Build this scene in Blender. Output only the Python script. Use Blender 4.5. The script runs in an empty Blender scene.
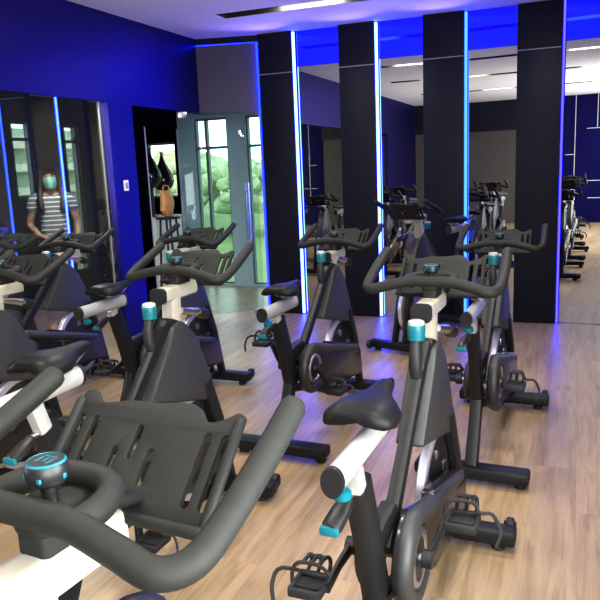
import bpy, bmesh, math, random
from mathutils import Vector, Matrix
random.seed(7)
sc = bpy.context.scene
COL = sc.collection
PI = math.pi
H = 2.783            # ceiling height
RY = -10.35          # rear wall
RX = 4.5             # right wall

# ------------------------------------------------------------------ materials
def mat(name, col, rough=.5, metal=0.0, spec=.5, emit=None, estr=0.0, coat=0.0):
    m = bpy.data.materials.new(name); m.use_nodes = True
    b = m.node_tree.nodes['Principled BSDF']
    b.inputs['Base Color'].default_value = (*col, 1)
    b.inputs['Roughness'].default_value = rough
    b.inputs['Metallic'].default_value = metal
    b.inputs['Specular IOR Level'].default_value = spec
    b.inputs['Coat Weight'].default_value = coat
    if emit:
        b.inputs['Emission Color'].default_value = (*emit, 1)
        b.inputs['Emission Strength'].default_value = estr
    return m

def noisy(name, c1, c2, scale=30, rough=.5, metal=0.0, bump=0.0, bscale=200, spec=.5):
    m = mat(name, c1, rough, metal, spec); nt = m.node_tree; b = nt.nodes['Principled BSDF']
    tc = nt.nodes.new('ShaderNodeTexCoord'); n = nt.nodes.new('ShaderNodeTexNoise')
    n.inputs['Scale'].default_value = scale; n.inputs['Detail'].default_value = 4
    nt.links.new(tc.outputs['Object'], n.inputs['Vector'])
    r = nt.nodes.new('ShaderNodeValToRGB')
    r.color_ramp.elements[0].position = .3; r.color_ramp.elements[1].position = .7
    r.color_ramp.elements[0].color = (*c1, 1); r.color_ramp.elements[1].color = (*c2, 1)
    nt.links.new(n.outputs['Fac'], r.inputs['Fac']); nt.links.new(r.outputs['Color'], b.inputs['Base Color'])
    if bump:
        n2 = nt.nodes.new('ShaderNodeTexNoise'); n2.inputs['Scale'].default_value = bscale
        nt.links.new(tc.outputs['Object'], n2.inputs['Vector'])
        bp = nt.nodes.new('ShaderNodeBump'); bp.inputs['Strength'].default_value = bump; bp.inputs['Distance'].default_value = .002
        nt.links.new(n2.outputs['Fac'], bp.inputs['Height']); nt.links.new(bp.outputs['Normal'], b.inputs['Normal'])
    return m

M = {}
M['frame'] = noisy('graphite_paint', (.011, .0115, .0125), (.014, .0145, .0155), 60, .42, 0, .15, 900, .28)
M['shroud'] = noisy('charcoal_plastic', (.031, .0315, .031), (.037, .0375, .037), 40, .46, 0, .2, 700, .5)
M['guard'] = noisy('smooth_charcoal_plastic', (.014, .014, .014), (.017, .017, .017), 40, .24)
M['grip'] = noisy('grip_rubber', (.013, .0135, .0115), (.0165, .017, .0145), 50, .6, 0, .25, 900, .28)
M['black'] = mat('black_plastic', (.012, .012, .013), .42)
M['dark'] = noisy('dark_rubber', (.010, .010, .011), (.016, .016, .017), 60, .6)
M['saddle'] = noisy('saddle_vinyl', (.007, .0075, .008), (.010, .010, .010), 40, .45, spec=.2)
M['white'] = noisy('white_enamel', (.31, .31, .29), (.35, .35, .33), 25, .32)
M['cream'] = noisy('cream_enamel', (.33, .31, .255), (.365, .345, .285), 25, .4)
M['teal'] = mat('teal_plastic', (.002, .12, .145), .45)
M['teal_dark'] = mat('dark_teal_plastic', (.0, .12, .15), .35)
M['silver'] = mat('silver_metal', (.62, .62, .64), .28, 1.0)
M['steel'] = mat('brushed_steel', (.5, .5, .52), .35, 1.0)
M['flyrim'] = mat('flywheel_rim', (.72, .70, .80), .3, .7)
M['flydark'] = mat('flywheel_disc', (.03, .03, .034), .4, .3)
M['ceiling'] = noisy('ceiling_paint', (.74, .73, .74), (.78, .77, .78), 6, .9)
M['navy_wall'] = noisy('navy_wall_paint', (.003, .002, .045), (.004, .0025, .054), 5, .85, spec=.12)
def lacquer():
    m = noisy('navy_lacquer', (.003, .002, .018), (.004, .0025, .022), 5, .6, spec=.1); nt = m.node_tree; b = nt.nodes['Principled BSDF']; o = nt.nodes['Material Output']
    g = nt.nodes.new('ShaderNodeBsdfGlossy'); g.inputs['Roughness'].default_value = .36; g.inputs['Color'].default_value = (.17, .14, .9, 1)
    x = nt.nodes.new('ShaderNodeMixShader'); x.inputs[0].default_value = .17
    nt.links.new(b.outputs[0], x.inputs[1]); nt.links.new(g.outputs[0], x.inputs[2]); nt.links.new(x.outputs[0], o.inputs[0]); return m
M['lacquer'] = lacquer()
M['gray_wall'] = noisy('grey_wall_paint', (.070, .060, .052), (.08, .069, .06), 4, .85)
M['gray_panel'] = noisy('grey_panel', (.080, .068, .098), (.092, .080, .112), 4, .55)
M['column'] = noisy('navy_laminate', (.012, .014, .026), (.015, .017, .030), 8, .22)
M['column'] = mat('navy_laminate_matte', (.010, .011, .020), .55, 0, .22)
M['seam'] = mat('seam_line', (.25, .25, .32), .5)
M['black_jamb'] = mat('black_jamb', (.0015, .0015, .003), .9, 0, .0)
M['switch'] = mat('switch_plate', (.9, .9, .92), .35)
M['slot_black'] = mat('slot_black', (.02, .02, .02), .5)
M['corr_wall'] = noisy('corridor_wall', (.09, .092, .085), (.11, .112, .10), 3, .8)
M['vase'] = mat('glossy_black_ceramic', (.010, .009, .008), .12, 0, .6)
M['plinth'] = mat('pale_plinth', (.55, .60, .54), .6)
M['bag'] = noisy('tan_leather', (.45, .22, .07), (.58, .30, .11), 14, .5, 0, .4, 80)
M['stile'] = mat('pale_stile', (.36, .36, .31), .45, .2)
M['mullion'] = mat('mullion_paint', (.16, .18, .19), .5)
M['batten'] = mat('pale_batten', (.42, .42, .40), .5)

def emission(name, col, s):
    m = bpy.data.materials.new(name); m.use_nodes = True; nt = m.node_tree; nt.nodes.clear()
    o = nt.nodes.new('ShaderNodeOutputMaterial'); e = nt.nodes.new('ShaderNodeEmission')
    e.inputs[0].default_value = (*col, 1); e.inputs[1].default_value = s
    nt.links.new(e.outputs[0], o.inputs[0]); return m
M['led_white'] = emission('led_white_blue', (.02, .043, 1.0), 44)
M['led_cyan'] = emission('led_cyan', (.010, .034, 1.0), 18)
M['led_violet'] = emission('led_violet', (.014, .011, 1.0), 18)
M['led_blue'] = emission('led_blue', (.003, .008, 1.0), 20.0)
M['diffuser'] = emission('lamp_diffuser', (1.0, .95, .85), 5)

def mirror(name, col, rough=0.0):
    m = bpy.data.materials.new(name); m.use_nodes = True; nt = m.node_tree; nt.nodes.clear()
    o = nt.nodes.new('ShaderNodeOutputMaterial'); g = nt.nodes.new('ShaderNodeBsdfGlossy')
    g.inputs['Color'].default_value = (*col, 1); g.inputs['Roughness'].default_value = rough
    nt.links.new(g.outputs[0], o.inputs[0]); return m
M['mirror'] = mirror('mirror_silver', (.66, .67, .69))
M['blue_mirror'] = mirror('blue_glass_added_glow', (.03, .09, .95), .02)
_nt = M['blue_mirror'].node_tree; _e = _nt.nodes.new('ShaderNodeEmission'); _e.inputs[0].default_value = (.012, .006, 1, 1); _e.inputs[1].default_value = .65  # glow added to the tinted glass to spread blue over ceiling and floor
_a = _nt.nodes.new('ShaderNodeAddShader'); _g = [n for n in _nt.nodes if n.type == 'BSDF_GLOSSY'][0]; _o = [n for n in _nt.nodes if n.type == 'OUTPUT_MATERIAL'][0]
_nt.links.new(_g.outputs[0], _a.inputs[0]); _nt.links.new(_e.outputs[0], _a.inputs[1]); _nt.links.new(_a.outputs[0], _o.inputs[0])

def glass(name, refl, tint, rcol=(1, 1, 1)):
    m = bpy.data.materials.new(name); m.use_nodes = True; nt = m.node_tree; nt.nodes.clear()
    o = nt.nodes.new('ShaderNodeOutputMaterial'); g = nt.nodes.new('ShaderNodeBsdfGlossy'); t = nt.nodes.new('ShaderNodeBsdfTransparent')
    x = nt.nodes.new('ShaderNodeMixShader'); x.inputs[0].default_value = refl
    g.inputs['Roughness'].default_value = 0; g.inputs['Color'].default_value = (*rcol, 1); t.inputs['Color'].default_value = (*tint, 1)
    nt.links.new(t.outputs[0], x.inputs[1]); nt.links.new(g.outputs[0], x.inputs[2]); nt.links.new(x.outputs[0], o.inputs[0]); return m
M['door_glass'] = glass('door_glass', .018, (.82, .93, .92), (.85, .95, .92))
M['dark_glass'] = glass('smoked_mirror_glass', .36, (.86, .90, .86), (.95, .96, .93))
M['pane'] = glass('window_pane', .03, (.95, .97, .96))

def floor_mat():
    m = bpy.data.materials.new('oak_vinyl_planks'); m.use_nodes = True; nt = m.node_tree; b = nt.nodes['Principled BSDF']
    N = nt.nodes.new; L = nt.links.new
    tc = N('ShaderNodeTexCoord'); mp = N('ShaderNodeMapping'); mp.inputs['Rotation'].default_value = (0, 0, PI/2)
    L(tc.outputs['Object'], mp.inputs['Vector'])
    br = N('ShaderNodeTexBrick'); br.offset = .37; br.inputs['Scale'].default_value = 1
    br.inputs['Brick Width'].default_value = 1.22; br.inputs['Row Height'].default_value = .19
    br.inputs['Mortar Size'].default_value = .0016; br.inputs['Mortar Smooth'].default_value = .3; br.inputs['Bias'].default_value = 0
    br.inputs['Color1'].default_value = (0, 0, 0, 1); br.inputs['Color2'].default_value = (1, 1, 1, 1); br.inputs['Mortar'].default_value = (.5, .5, .5, 1)
    L(mp.outputs['Vector'], br.inputs['Vector'])
    # per-plank offset of the grain
    ad = N('ShaderNodeVectorMath'); ad.operation = 'MULTIPLY_ADD'; ad.inputs[1].default_value = (7.3, 5.1, 3.7)
    L(br.outputs['Color'], ad.inputs[0]); L(tc.outputs['Object'], ad.inputs[2])
    m2 = N('ShaderNodeMapping'); m2.inputs['Scale'].default_value = (26, 2.0, 1); L(ad.outputs[0], m2.inputs['Vector'])
    n1 = N('ShaderNodeTexNoise'); n1.inputs['Scale'].default_value = 1; n1.inputs['Detail'].default_value = 6; n1.inputs['Roughness'].default_value = .62; n1.inputs['Distortion'].default_value = .8
    L(m2.outputs['Vector'], n1.inputs['Vector'])
    m3 = N('ShaderNodeMapping'); m3.inputs['Scale'].default_value = (5, .7, 1); L(ad.outputs[0], m3.inputs['Vector'])
    n2 = N('ShaderNodeTexNoise'); n2.inputs['Scale'].default_value = 1; n2.inputs['Detail'].default_value = 3; n2.inputs['Distortion'].default_value = 1.5
    L(m3.outputs['Vector'], n2.inputs['Vector'])
    r1 = N('ShaderNodeValToRGB'); e = r1.color_ramp.elements
    e[0].position = .30; e[0].color = (.225, .155, .088, 1); e[1].position = .72; e[1].color = (.40, .298, .186, 1)
    k = e.new(.5); k.color = (.33, .24, .145, 1)
    L(n1.outputs['Fac'], r1.inputs['Fac'])
    r2 = N('ShaderNodeValToRGB'); e = r2.color_ramp.elements
    e[0].position = .3; e[0].color = (.86, .85, .84, 1); e[1].position = .7; e[1].color = (1.08, 1.08, 1.08, 1)
    L(n2.outputs['Fac'], r2.inputs['Fac'])
    mx = N('ShaderNodeMix'); mx.data_type = 'RGBA'; mx.blend_type = 'MULTIPLY'; mx.inputs[0].default_value = 1
    L(r1.outputs['Color'], mx.inputs[6]); L(r2.outputs['Color'], mx.inputs[7])
    mr = N('ShaderNodeMapRange'); mr.inputs[3].default_value = .88; mr.inputs[4].default_value = 1.08
    L(br.outputs['Color'], mr.inputs[0])
    mx2 = N('ShaderNodeMix'); mx2.data_type = 'RGBA'; mx2.blend_type = 'MULTIPLY'; mx2.inputs[0].default_value = 1
    L(mx.outputs[2], mx2.inputs[6]); L(mr.outputs[0], mx2.inputs[7])
    mx3 = N('ShaderNodeMix'); mx3.data_type = 'RGBA'; mx3.inputs[7].default_value = (.22, .15, .09, 1)
    ml = N('ShaderNodeMath'); ml.operation = 'MULTIPLY'; ml.inputs[1].default_value = .45; L(br.outputs['Fac'], ml.inputs[0])
    L(ml.outputs[0], mx3.inputs[0]); L(mx2.outputs[2], mx3.inputs[6])
    L(mx3.outputs[2], b.inputs['Base Color'])
    b.inputs['Roughness'].default_value = .34; b.inputs['Specular IOR Level'].default_value = .42
    return m
M['floor'] = floor_mat()

# ------------------------------------------------------------------ mesh helpers
def finish(bm, ang=38):
    bmesh.ops.recalc_face_normals(bm, faces=bm.faces[:])
    for f in bm.faces: f.smooth = True
    for e in bm.edges:
        if len(e.link_faces) == 2:
            try: e.smooth = e.calc_face_angle() < math.radians(ang)
            except Exception: e.smooth = False
        else: e.smooth = False

def add_obj(name, bm, m, parent=None, loc=None, ang=38):
    finish(bm, ang)
    me = bpy.data.meshes.new(name); bm.to_mesh(me); bm.free()
    if m is not None: me.materials.append(m)
    o = bpy.data.objects.new(name, me); COL.objects.link(o)
    if parent: o.parent = parent
    if loc: o.location = loc
    return o

def merge(bm, other):
    me = bpy.data.meshes.new('tmp'); other.to_mesh(me); other.free(); bm.from_mesh(me); bpy.data.meshes.remove(me)

def box(bm, x0, x1, y0, y1, z0, z1, bev=0.0, seg=2, mi=0):
    b = bmesh.new(); bmesh.ops.create_cube(b, size=1)
    for v in b.verts: v.co = Vector(((x0+x1)/2+v.co.x*(x1-x0), (y0+y1)/2+v.co.y*(y1-y0), (z0+z1)/2+v.co.z*(z1-z0)))
    if bev: bmesh.ops.bevel(b, geom=b.edges[:], offset=bev, segments=seg, affect='EDGES', profile=.5)
    for f in b.faces: f.material_index = mi
    merge(bm, b)

def catmull(pts, n=6):
    P = [Vector(p) for p in pts]; out = []
    for i in range(len(P)-1):
        a = P[i-1] if i else P[0]*2-P[1]; b = P[i]; c = P[i+1]; d = P[i+2] if i+2 < len(P) else P[-1]*2-P[-2]
        for k in range(n):
            t = k/n
            out.append(.5*((2*b)+(c-a)*t+(2*a-5*b+4*c-d)*t*t+(-a+3*b-3*c+d)*t*t*t))
    out.append(P[-1]); return out

def tube(bm, pts, r, seg=14, sx=1.0, caps=True, closed=False, up=None, square=False, dome=False):
    """sweep; r number or list; sx scales the first cross axis; square gives a rounded box section"""
    P = [Vector(p) for p in pts]; n = len(P)
    R = r if isinstance(r, (list, tuple)) else [r]*n
    if dome and not closed:
        t0 = (P[0]-P[1]).normalized(); t1 = (P[-1]-P[-2]).normalized()
        pre = []; post = []; rp = []; rq = []
        for k in (3, 2, 1):
            a = k/3*PI/2
            pre.append(P[0]+t0*R[0]*math.sin(a)*.8); rp.append(max(R[0]*math.cos(a), R[0]*.05))
        for k in (1, 2, 3):
            a = k/3*PI/2
            post.append(P[-1]+t1*R[-1]*math.sin(a)*.8); rq.append(max(R[-1]*math.cos(a), R[-1]*.05))
        P = pre+P+post; R = rp+list(R)+rq; n = len(P)
    T = []
    for i in range(n):
        if closed: t = P[(i+1) % n]-P[i-1]
        else: t = P[min(i+1, n-1)]-P[max(i-1, 0)]
        T.append(t.normalized())
    u = Vector(up) if up else (Vector((0, 0, 1)) if abs(T[0].z) < .9 else Vector((0, 1, 0)))
    nrm = (u-T[0]*u.dot(T[0])).normalized()
    rings = []
    for i in range(n):
        nrm = (nrm-T[i]*nrm.dot(T[i])).normalized(); bi = T[i].cross(nrm)
        ring = []
        for k in range(seg):
            a = 2*PI*k/seg; c, s = math.cos(a), math.sin(a)
            if square:
                q = (abs(c)**5+abs(s)**5)**(-1/5); c *= q; s *= q
            ring.append(bm.verts.new(P[i]+bi*(c*R[i]*sx)+nrm*(s*R[i])))
        rings.append(ring)
    m = n if closed else n-1
    for i in range(m):
        a, b = rings[i], rings[(i+1) % n]
        for k in range(seg):
            bm.faces.new((a[k], a[(k+1) % seg], b[(k+1) % seg], b[k]))
    if caps and not closed:
        bm.faces.new(rings[0][::-1]); bm.faces.new(rings[-1])

def lathe(bm, prof, origin=(0, 0, 0), axis='z', seg=24):
    o = Vector(origin); rings = []
    for r, h in prof:
        ring = []
        for k in range(seg):
            a = 2*PI*k/seg; c, s = r*math.cos(a), r*math.sin(a)
            v = {'z': (c, s, h), 'x': (h, c, s), 'y': (c, h, s)}[axis]
            ring.append(bm.verts.new(o+Vector(v)))
        rings.append(ring)
    for a, b in zip(rings, rings[1:]):
        for k in range(seg): bm.faces.new((a[k], a[(k+1) % seg], b[(k+1) % seg], b[k]))
    if prof[0][0] > 1e-6: bm.faces.new(rings[0])
    if prof[-1][0] > 1e-6: bm.faces.new(rings[-1])

def round_poly(pts, rad=.02, n=4):
    """round the corners of a closed 2-D polygon; rad number or per-point list"""
    out = []; N = len(pts)
    for i in range(N):
        r = rad[i] if isinstance(rad, (list, tuple)) else rad
        p = Vector(pts[i]); a = Vector(pts[i-1])-p; b = Vector(pts[(i+1) % N])-p
        d = min(r, a.length*.45, b.length*.45)
        p0 = p+a.normalized()*d; p1 = p+b.normalized()*d
        if d < 1e-5: out.append(tuple(p)); continue
        for k in range(n+1):
            t = k/n; out.append(tuple((1-t)**2*p0+2*t*(1-t)*p+t*t*p1))
    return out

def circle2(cx, cy, r, n=32, rev=False):
    L = [(cx+r*math.cos(2*PI*k/n), cy+r*math.sin(2*PI*k/n)) for k in range(n)]
    return L[::-1] if rev else L

def plate(outline, holes, half, bev=.003, M4=None):
    """flat plate with holes: 2-D curve, filled and extruded, turned into a bmesh; M4 maps (u,v,w)"""
    cu = bpy.data.curves.new('plate', 'CURVE'); cu.dimensions = '2D'; cu.fill_mode = 'BOTH'
    cu.extrude = max(half-bev, .0002); cu.bevel_depth = bev; cu.bevel_resolution = 1; cu.offset = -bev
    for loop in [outline]+list(holes):
        s = cu.splines.new('POLY'); s.points.add(len(loop)-1)
        for q, p in zip(s.points, loop): q.co = (p[0], p[1], 0, 1)
        s.use_cyclic_u = True
    ob = bpy.data.objects.new('plate', cu); COL.objects.link(ob)
    me = bpy.data.meshes.new_from_object(ob)
    bm = bmesh.new(); bm.from_mesh(me)
    bpy.data.objects.remove(ob); bpy.data.meshes.remove(me); bpy.data.curves.remove(cu)
    bmesh.ops.remove_doubles(bm, verts=bm.verts[:], dist=1e-5)
    if M4: bm.transform(M4)
    return bm

# maps plate (u,v,w) -> (x=w+off, y=u, z=v)
def yz(off=0.0): return Matrix(((0, 0, 1, off), (1, 0, 0, 0), (0, 1, 0, 0), (0, 0, 0, 1)))
def xz(off=0.0): return Matrix(((1, 0, 0, 0), (0, 0, -1, off), (0, 1, 0, 0), (0, 0, 0, 1)))

def tag(o, label=None, cat=None, group=None, kind=None):
    if label: o['label'] = label
    if cat: o['category'] = cat
    if group: o['group'] = group
    if kind: o['kind'] = kind
    return o
def empty(name, loc=(0, 0, 0), rz=0):
    o = bpy.data.objects.new(name, None); o.empty_display_size = .1; COL.objects.link(o); o.location = loc; o.rotation_euler = (0, 0, rz); return o
def struct(name, bm, m, parent=None, loc=None):
    o = add_obj(name, bm, m, parent, loc)
    if not parent: o['kind'] = 'structure'
    return o
def single(name, bm, m, label, cat, group=None, loc=None):
    return tag(add_obj(name, bm, m, None, loc), label, cat, group)

# ------------------------------------------------------------------ room shell
CX = -1.8   # far wall of the corridor behind the left wall
CY = 1.45
bm = bmesh.new(); box(bm, CX-.1, RX+.3, RY-.3, CY+.1, -.12, 0.0)
struct('floor', bm, M['floor'])

# ceiling with long light slots
slots = []
for y0 in (-1.05, -3.20, -5.15, -7.60):
    slots.append((.70, 4.05, y0, y0+.20))
out = [(-.1, RY-.3), (RX+.3, RY-.3), (RX+.3, .12), (-.1, .12)]
pl = plate(out, [[(a, c), (a, d), (b, d), (b, c)] for a, b, c, d in slots], .03, 0.0)
for v in pl.verts: v.co.z += H+.03
struct('ceiling', pl, M['ceiling'])
names = ['nearest the tall mirrors', 'second from the tall mirrors', 'third from the tall mirrors', 'farthest from the tall mirrors']
for i, (a, b, c, d) in enumerate(slots):
    r = tag(empty('slot_light', ((a+b)/2, (c+d)/2, H)), 'long black slot light recessed in ceiling, '+names[i], 'ceiling light', 'recessed slot lights in the ceiling')
    h = bmesh.new(); X0, X1, Y0, Y1 = a-(a+b)/2, b-(a+b)/2, -.10, .10
    for q in ((X0-.01, X1+.01, Y0-.01, Y0), (X0-.01, X1+.01, Y1, Y1+.01), (X0-.01, X0, Y0, Y1), (X1, X1+.01, Y0, Y1)): box(h, *q, .062, .14)
    box(h, X0-.01, X1+.01, Y0-.01, Y1+.01, .14, .15)
    for q in ((X0+.001, X1-.001, Y0+.0005, Y0+.008), (X0+.001, X1-.001, Y1-.008, Y1-.0005), (X0+.0005, X0+.008, Y0+.008, Y1-.008), (X1-.008, X1-.0005, Y0+.008, Y1-.008)): box(h, *q, .002, .14)
    add_obj('housing', h, M['slot_black'], r)
    for xc in (1.48, 3.45):
        l = bmesh.new(); box(l, xc-.30-(a+b)/2, xc+.30-(a+b)/2, -.075, .075, .085, .125, .006)
        add_obj('diffuser', l, M['diffuser'], r)

def area(name, loc, rot, sx, sy, power, col=(1, 1, 1)):
    L = bpy.data.lights.new(name, 'AREA'); L.shape = 'RECTANGLE'; L.size = sx; L.size_y = sy; L.energy = power; L.color = col
    o = bpy.data.objects.new(name, L); COL.objects.link(o); o.location = loc; o.rotation_euler = rot; return o
for i, (a, b, c, d) in enumerate(slots):
    for xc in (1.48, 3.45): area('slot_lamp', (xc, (c+d)/2, H+.05), (0, 0, 0), .55, .12, (14 if i == 0 else 30), (1, .95, .86))

# left wall: paint around the smoked glass and the doorway
MR0, MR1, MRZ = -7.6, -1.69, 2.08
DO0, DO1, DOZ = -1.345, -.60, 2.07
w = bmesh.new()
for y0, y1, z0, z1 in ((RY-.1, MR0, 0, H), (MR0, MR1, MRZ, H), (MR1, DO0, 0, H), (DO0, .13, DOZ, H)):
    box(w, -.1, 0, y0, y1, z0, z1)
struct('wall_left', w, M['lacquer'])
g = bmesh.new(); box(g, -.034, -.028, MR0, MR1, .0, MRZ)
r = tag(empty('mirror_partition', (0, 0, 0)), 'large smoked mirror glass in blue wall, a masked woman showing through it', 'mirror')
add_obj('smoked_glass', g, M['dark_glass'], r)
g = bmesh.new(); box(g, -.028, -.020, -1.778, -1.765, 0, MRZ, .003); add_obj('silver_stile', g, M['stile'], r)
sw = bmesh.new(); box(sw, 0, .009, -1.565, -1.50, 1.355, 1.445, .003); 
r = tag(empty('light_switch', (0, 0, 0)), 'small white light switch plate on blue wall beside the doorway', 'switch')
add_obj('plate', sw, M['switch'], r)
s2 = bmesh.new(); box(s2, .009, .013, -1.55, -1.515, 1.375, 1.425, .002); add_obj('rocker', s2, M['white'], r)

# back wall behind mirrors and columns
w = bmesh.new(); box(w, .60, RX+.1, .03, .13, 0, H); box(w, 0, .60, .03, .13, DOZ, H); struct('wall_back', w, M['navy_wall'])
w = bmesh.new(); box(w, 0.0, .60, -.004, .03, 2.06, 2.715)
for v in w.verts:
    if v.co.x < .01 and v.co.y < .01: v.co.y = -.15
struct('trim_1', w, M['gray_panel'])
w = bmesh.new(); box(w, 0.0, .62, -.004, .03, 2.722, H)
for v in w.verts:
    if v.co.x < .01 and v.co.y < .01: v.co.y = -.15
struct('trim_2', w, M['column'])
cols = [(.625, .982), (1.455, 1.803), (2.252, 2.618), (3.07, 3.436), (3.90, 4.24), (4.71, 5.05)]
for a, b in cols:
    w = bmesh.new(); box(w, a, b, -.035, .03, 0.004, 2.398, .002); box(w, a, b, -.035, .03, 2.406, H, .002)
    o = struct('column', w, M['column'])
    s = bmesh.new(); box(s, a+.005, b-.005, -.0345, .02, 2.397, 2.407); add_obj('seam', s, M['seam'], o)
gaps = [(1.012, 1.455), (1.833, 2.252), (2.648, 3.07), (3.462, 3.90), (4.265, 4.71), (5.075, RX)]
gl = ['between first and second dark columns', 'between second and third dark columns', 'between third and fourth dark columns', 'past the fourth dark column, reflecting navy wall with pale lines', 'second past the fourth dark column', 'last one before the window side']
for i, (a, b) in enumerate(gaps):
    r = tag(empty('mirror_panel', ((a+b)/2, (.013 if i in (2, 3) else .02), 0)), 'tall mirror '+gl[i], 'mirror', 'tall mirrors between dark columns')
    if i in (2, 3): r.rotation_euler.z = math.radians(-2.5)
    hw = (b-a)/2-(.003 if i == 3 else 0)
    g = bmesh.new(); box(g, -hw, hw, -.006, 0, .004, 2.45); add_obj('mirror_glass', g, M['mirror'], r)
    g = bmesh.new(); box(g, -hw, hw, -.006, 0, 2.453, H-.004); add_obj('blue_glass', g, M['blue_mirror'], r)
leds = [(.60, .624, 'led_blue', 'deep blue light strip on edge of the grey panel'), (.985, 1.009, 'led_white', 'bright white-blue light strip on the first dark column'),
        (1.806, 1.830, 'led_white', 'bright white-blue light strip on the second dark column'), (2.622, 2.645, 'led_cyan', 'cyan-blue light strip on the third dark column'),
        (3.440, 3.457, 'led_violet', 'thin violet light strip on the fourth dark column'), (4.243, 4.262, 'led_white', 'light strip on the fifth column out of view'), (5.053, 5.072, 'led_white', 'light strip on the sixth column out of view')]
for a, b, m, lab in leds[:6]:
    g = bmesh.new(); box(g, a, b, -.034, -.010, .01, 2.715 if m == 'led_blue' else H-.012, .004)
    r = tag(empty('light_strip', ((a+b)/2, 0, 0)), lab, 'light strip', 'light strips of the back wall')
    for v in g.verts: v.co.x -= (a+b)/2
    add_obj('tube', g, M[m], r)
    g = bmesh.new(); box(g, a-(a+b)/2, b-(a+b)/2, -.007, .02, .004, H-.005); add_obj('channel', g, M['column'], r)

g = bmesh.new(); box(g, .0, .58, -.006, .0, 2.7155, 2.7215)
for v in g.verts:
    if v.co.x < .01: v.co.y -= .146
r = tag(empty('light_strip', (0, 0, 0)), 'thin blue light strip along the top of the grey panel', 'light strip', 'light strips of the back wall')
add_obj('tube', g, M['led_blue'], r)
# rear wall and right wall (seen in the mirrors), with windows to the outside
w = bmesh.new(); box(w, -.1, RX+.1, RY-.1, RY, 0, H); ow = struct('wall_rear', w, M['gray_wall'])
w = bmesh.new(); box(w, -.1, 2.30, RY, RY+.05, 2.12, H); struct('trim_3', w, M['column'])
w = bmesh.new(); box(w, 2.30, RX, RY, RY+.03, 0, H); struct('trim_4', w, M['navy_wall'])
w = bmesh.new()
for x0, x1, z0, z1 in ((2.64, 2.655, .5, H), (3.09, 3.105, 2.05, H), (2.45, 2.64, 1.5, 1.515), (2.45, RX, .92, .935), (2.94, RX, .54, .555), (2.88, 3.54, 2.05, 2.065)):
    box(w, x0, x1, RY+.03, RY+.037, z0, z1)
struct('trim_5', w, M['batten'])
wins = [(-6.5, -5.3), (-8.0, -6.8), (-9.5, -8.3)]
WZ0, WZ1 = .45, 2.60
w = bmesh.new(); ys = [RY-.1]
for a, b in sorted(wins): ys += [a, b]
ys.append(.13)
for k in range(0, len(ys), 2): box(w, RX, RX+.18, ys[k], ys[k+1], 0, H)
for a, b in wins: box(w, RX, RX+.18, a, b, 0, WZ0); box(w, RX, RX+.18, a, b, WZ1, H)
struct('wall_right', w, M['gray_wall'])
for i, (a, b) in enumerate(wins):
    f = bmesh.new(); x0, x1 = RX+.05, RX+.11; t = .035
    box(f, x0, x1, a, a+t, WZ0, WZ1); box(f, x0, x1, b-t, b, WZ0, WZ1); box(f, x0, x1, a+t, b-t, WZ0, WZ0+t); box(f, x0, x1, a+t, b-t, WZ1-t, WZ1)
    box(f, x0, x1, a+t, b-t, 2.08, 2.12); ym = a+(b-a)*.64; box(f, x0, x1, ym-.018, ym+.018, WZ0+t, 2.08); box(f, x0, x1, ym-.018, ym+.018, 2.12, WZ1-t)
    o = struct('window_%d' % (i+1), f, M['mullion'])
    p = bmesh.new(); box(p, RX+.078, RX+.082, a+t, b-t, WZ0+t, WZ1-t); add_obj('pane', p, M['pane'], o)
    area('window_daylight', (RX-.02, (a+b)/2, (WZ0+WZ1)/2), (0, math.radians(90), 0), 2.0, b-a-.1, 112, (.95, .97, 1.0))

# outside: lawn, trees, a pale block with ribbon balconies
bm = bmesh.new(); box(bm, RX+.3, 60, -50, 40, -.35, -.3); box(bm, -60, RX+.3, CY+.2, 40, -.35, -.3); struct('ground_outside', bm, noisy('lawn', (.10, .16, .05), (.16, .22, .08), 1, .9))
def leafmat(name, a, b):
    m = noisy(name, a, b, 5.0, .9, 0, 1.0, 9); bs = m.node_tree.nodes['Principled BSDF']
    return m
lm = leafmat('tree_leaves', (.26, .32, .17), (.46, .52, .32))
def tree(x, y, h, rad, lab):
    r = tag(empty('garden_tree', (x, y, -.3)), lab, 'tree', 'trees outside the windows')
    c = bmesh.new()
    for k in range(90):
        s = bmesh.new(); bmesh.ops.create_icosphere(s, subdivisions=2, radius=rad*random.uniform(.14, .27))
        th, ph = random.uniform(0, 2*PI), random.uniform(-.7, 1.2)
        off = Vector((math.cos(th)*math.cos(ph)*rad*1.25, math.sin(th)*math.cos(ph)*rad, h-rad*.75+math.sin(ph)*rad*.6))
        for v in s.verts: v.co = v.co*random.uniform(.85, 1.15)+off
        merge(c, s)
    add_obj('crown', c, lm, r)
    t = bmesh.new(); tube(t, [(0, 0, 0), (.05, .03, h*.4), (0, 0, h-rad)], [.16, .12, .06], 8); add_obj('trunk', t, M['frame'], r)
for x, y, h, rd, lab in ((-5.2, 11, 2.15, 1.15, 'leafy green tree outside the corridor window, behind the glass door'), (-9.0, 13.0, 2.1, 1.1, 'pale green tree outside the corridor window, left of the pier'), (-3.0, 14.5, 2.3, 1.15, 'leafy tree outside the corridor window, right of the pier'),
                 (-10.5, 17, 2.6, 1.3, 'distant leafy tree beyond the corridor window')):
    tree(x, y, h, rd, lab)
r = tag(empty('apartment_block', (-16, 9.5, -.3)), 'pale block outside the windows with ribbon balconies', 'building')
b_ = bmesh.new(); box(b_, -3, 3, -5, 5, 0, 3.35); add_obj('wall', b_, mat('pale_render', (.45, .58, .48), .8), r)
for k in range(4):
    q = bmesh.new(); box(q, 3, 3.5, -4.6, 4.6, .55+k*.72, .78+k*.72); add_obj('balcony', q, mat('white_render', (.85, .85, .82), .8), r)

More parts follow.
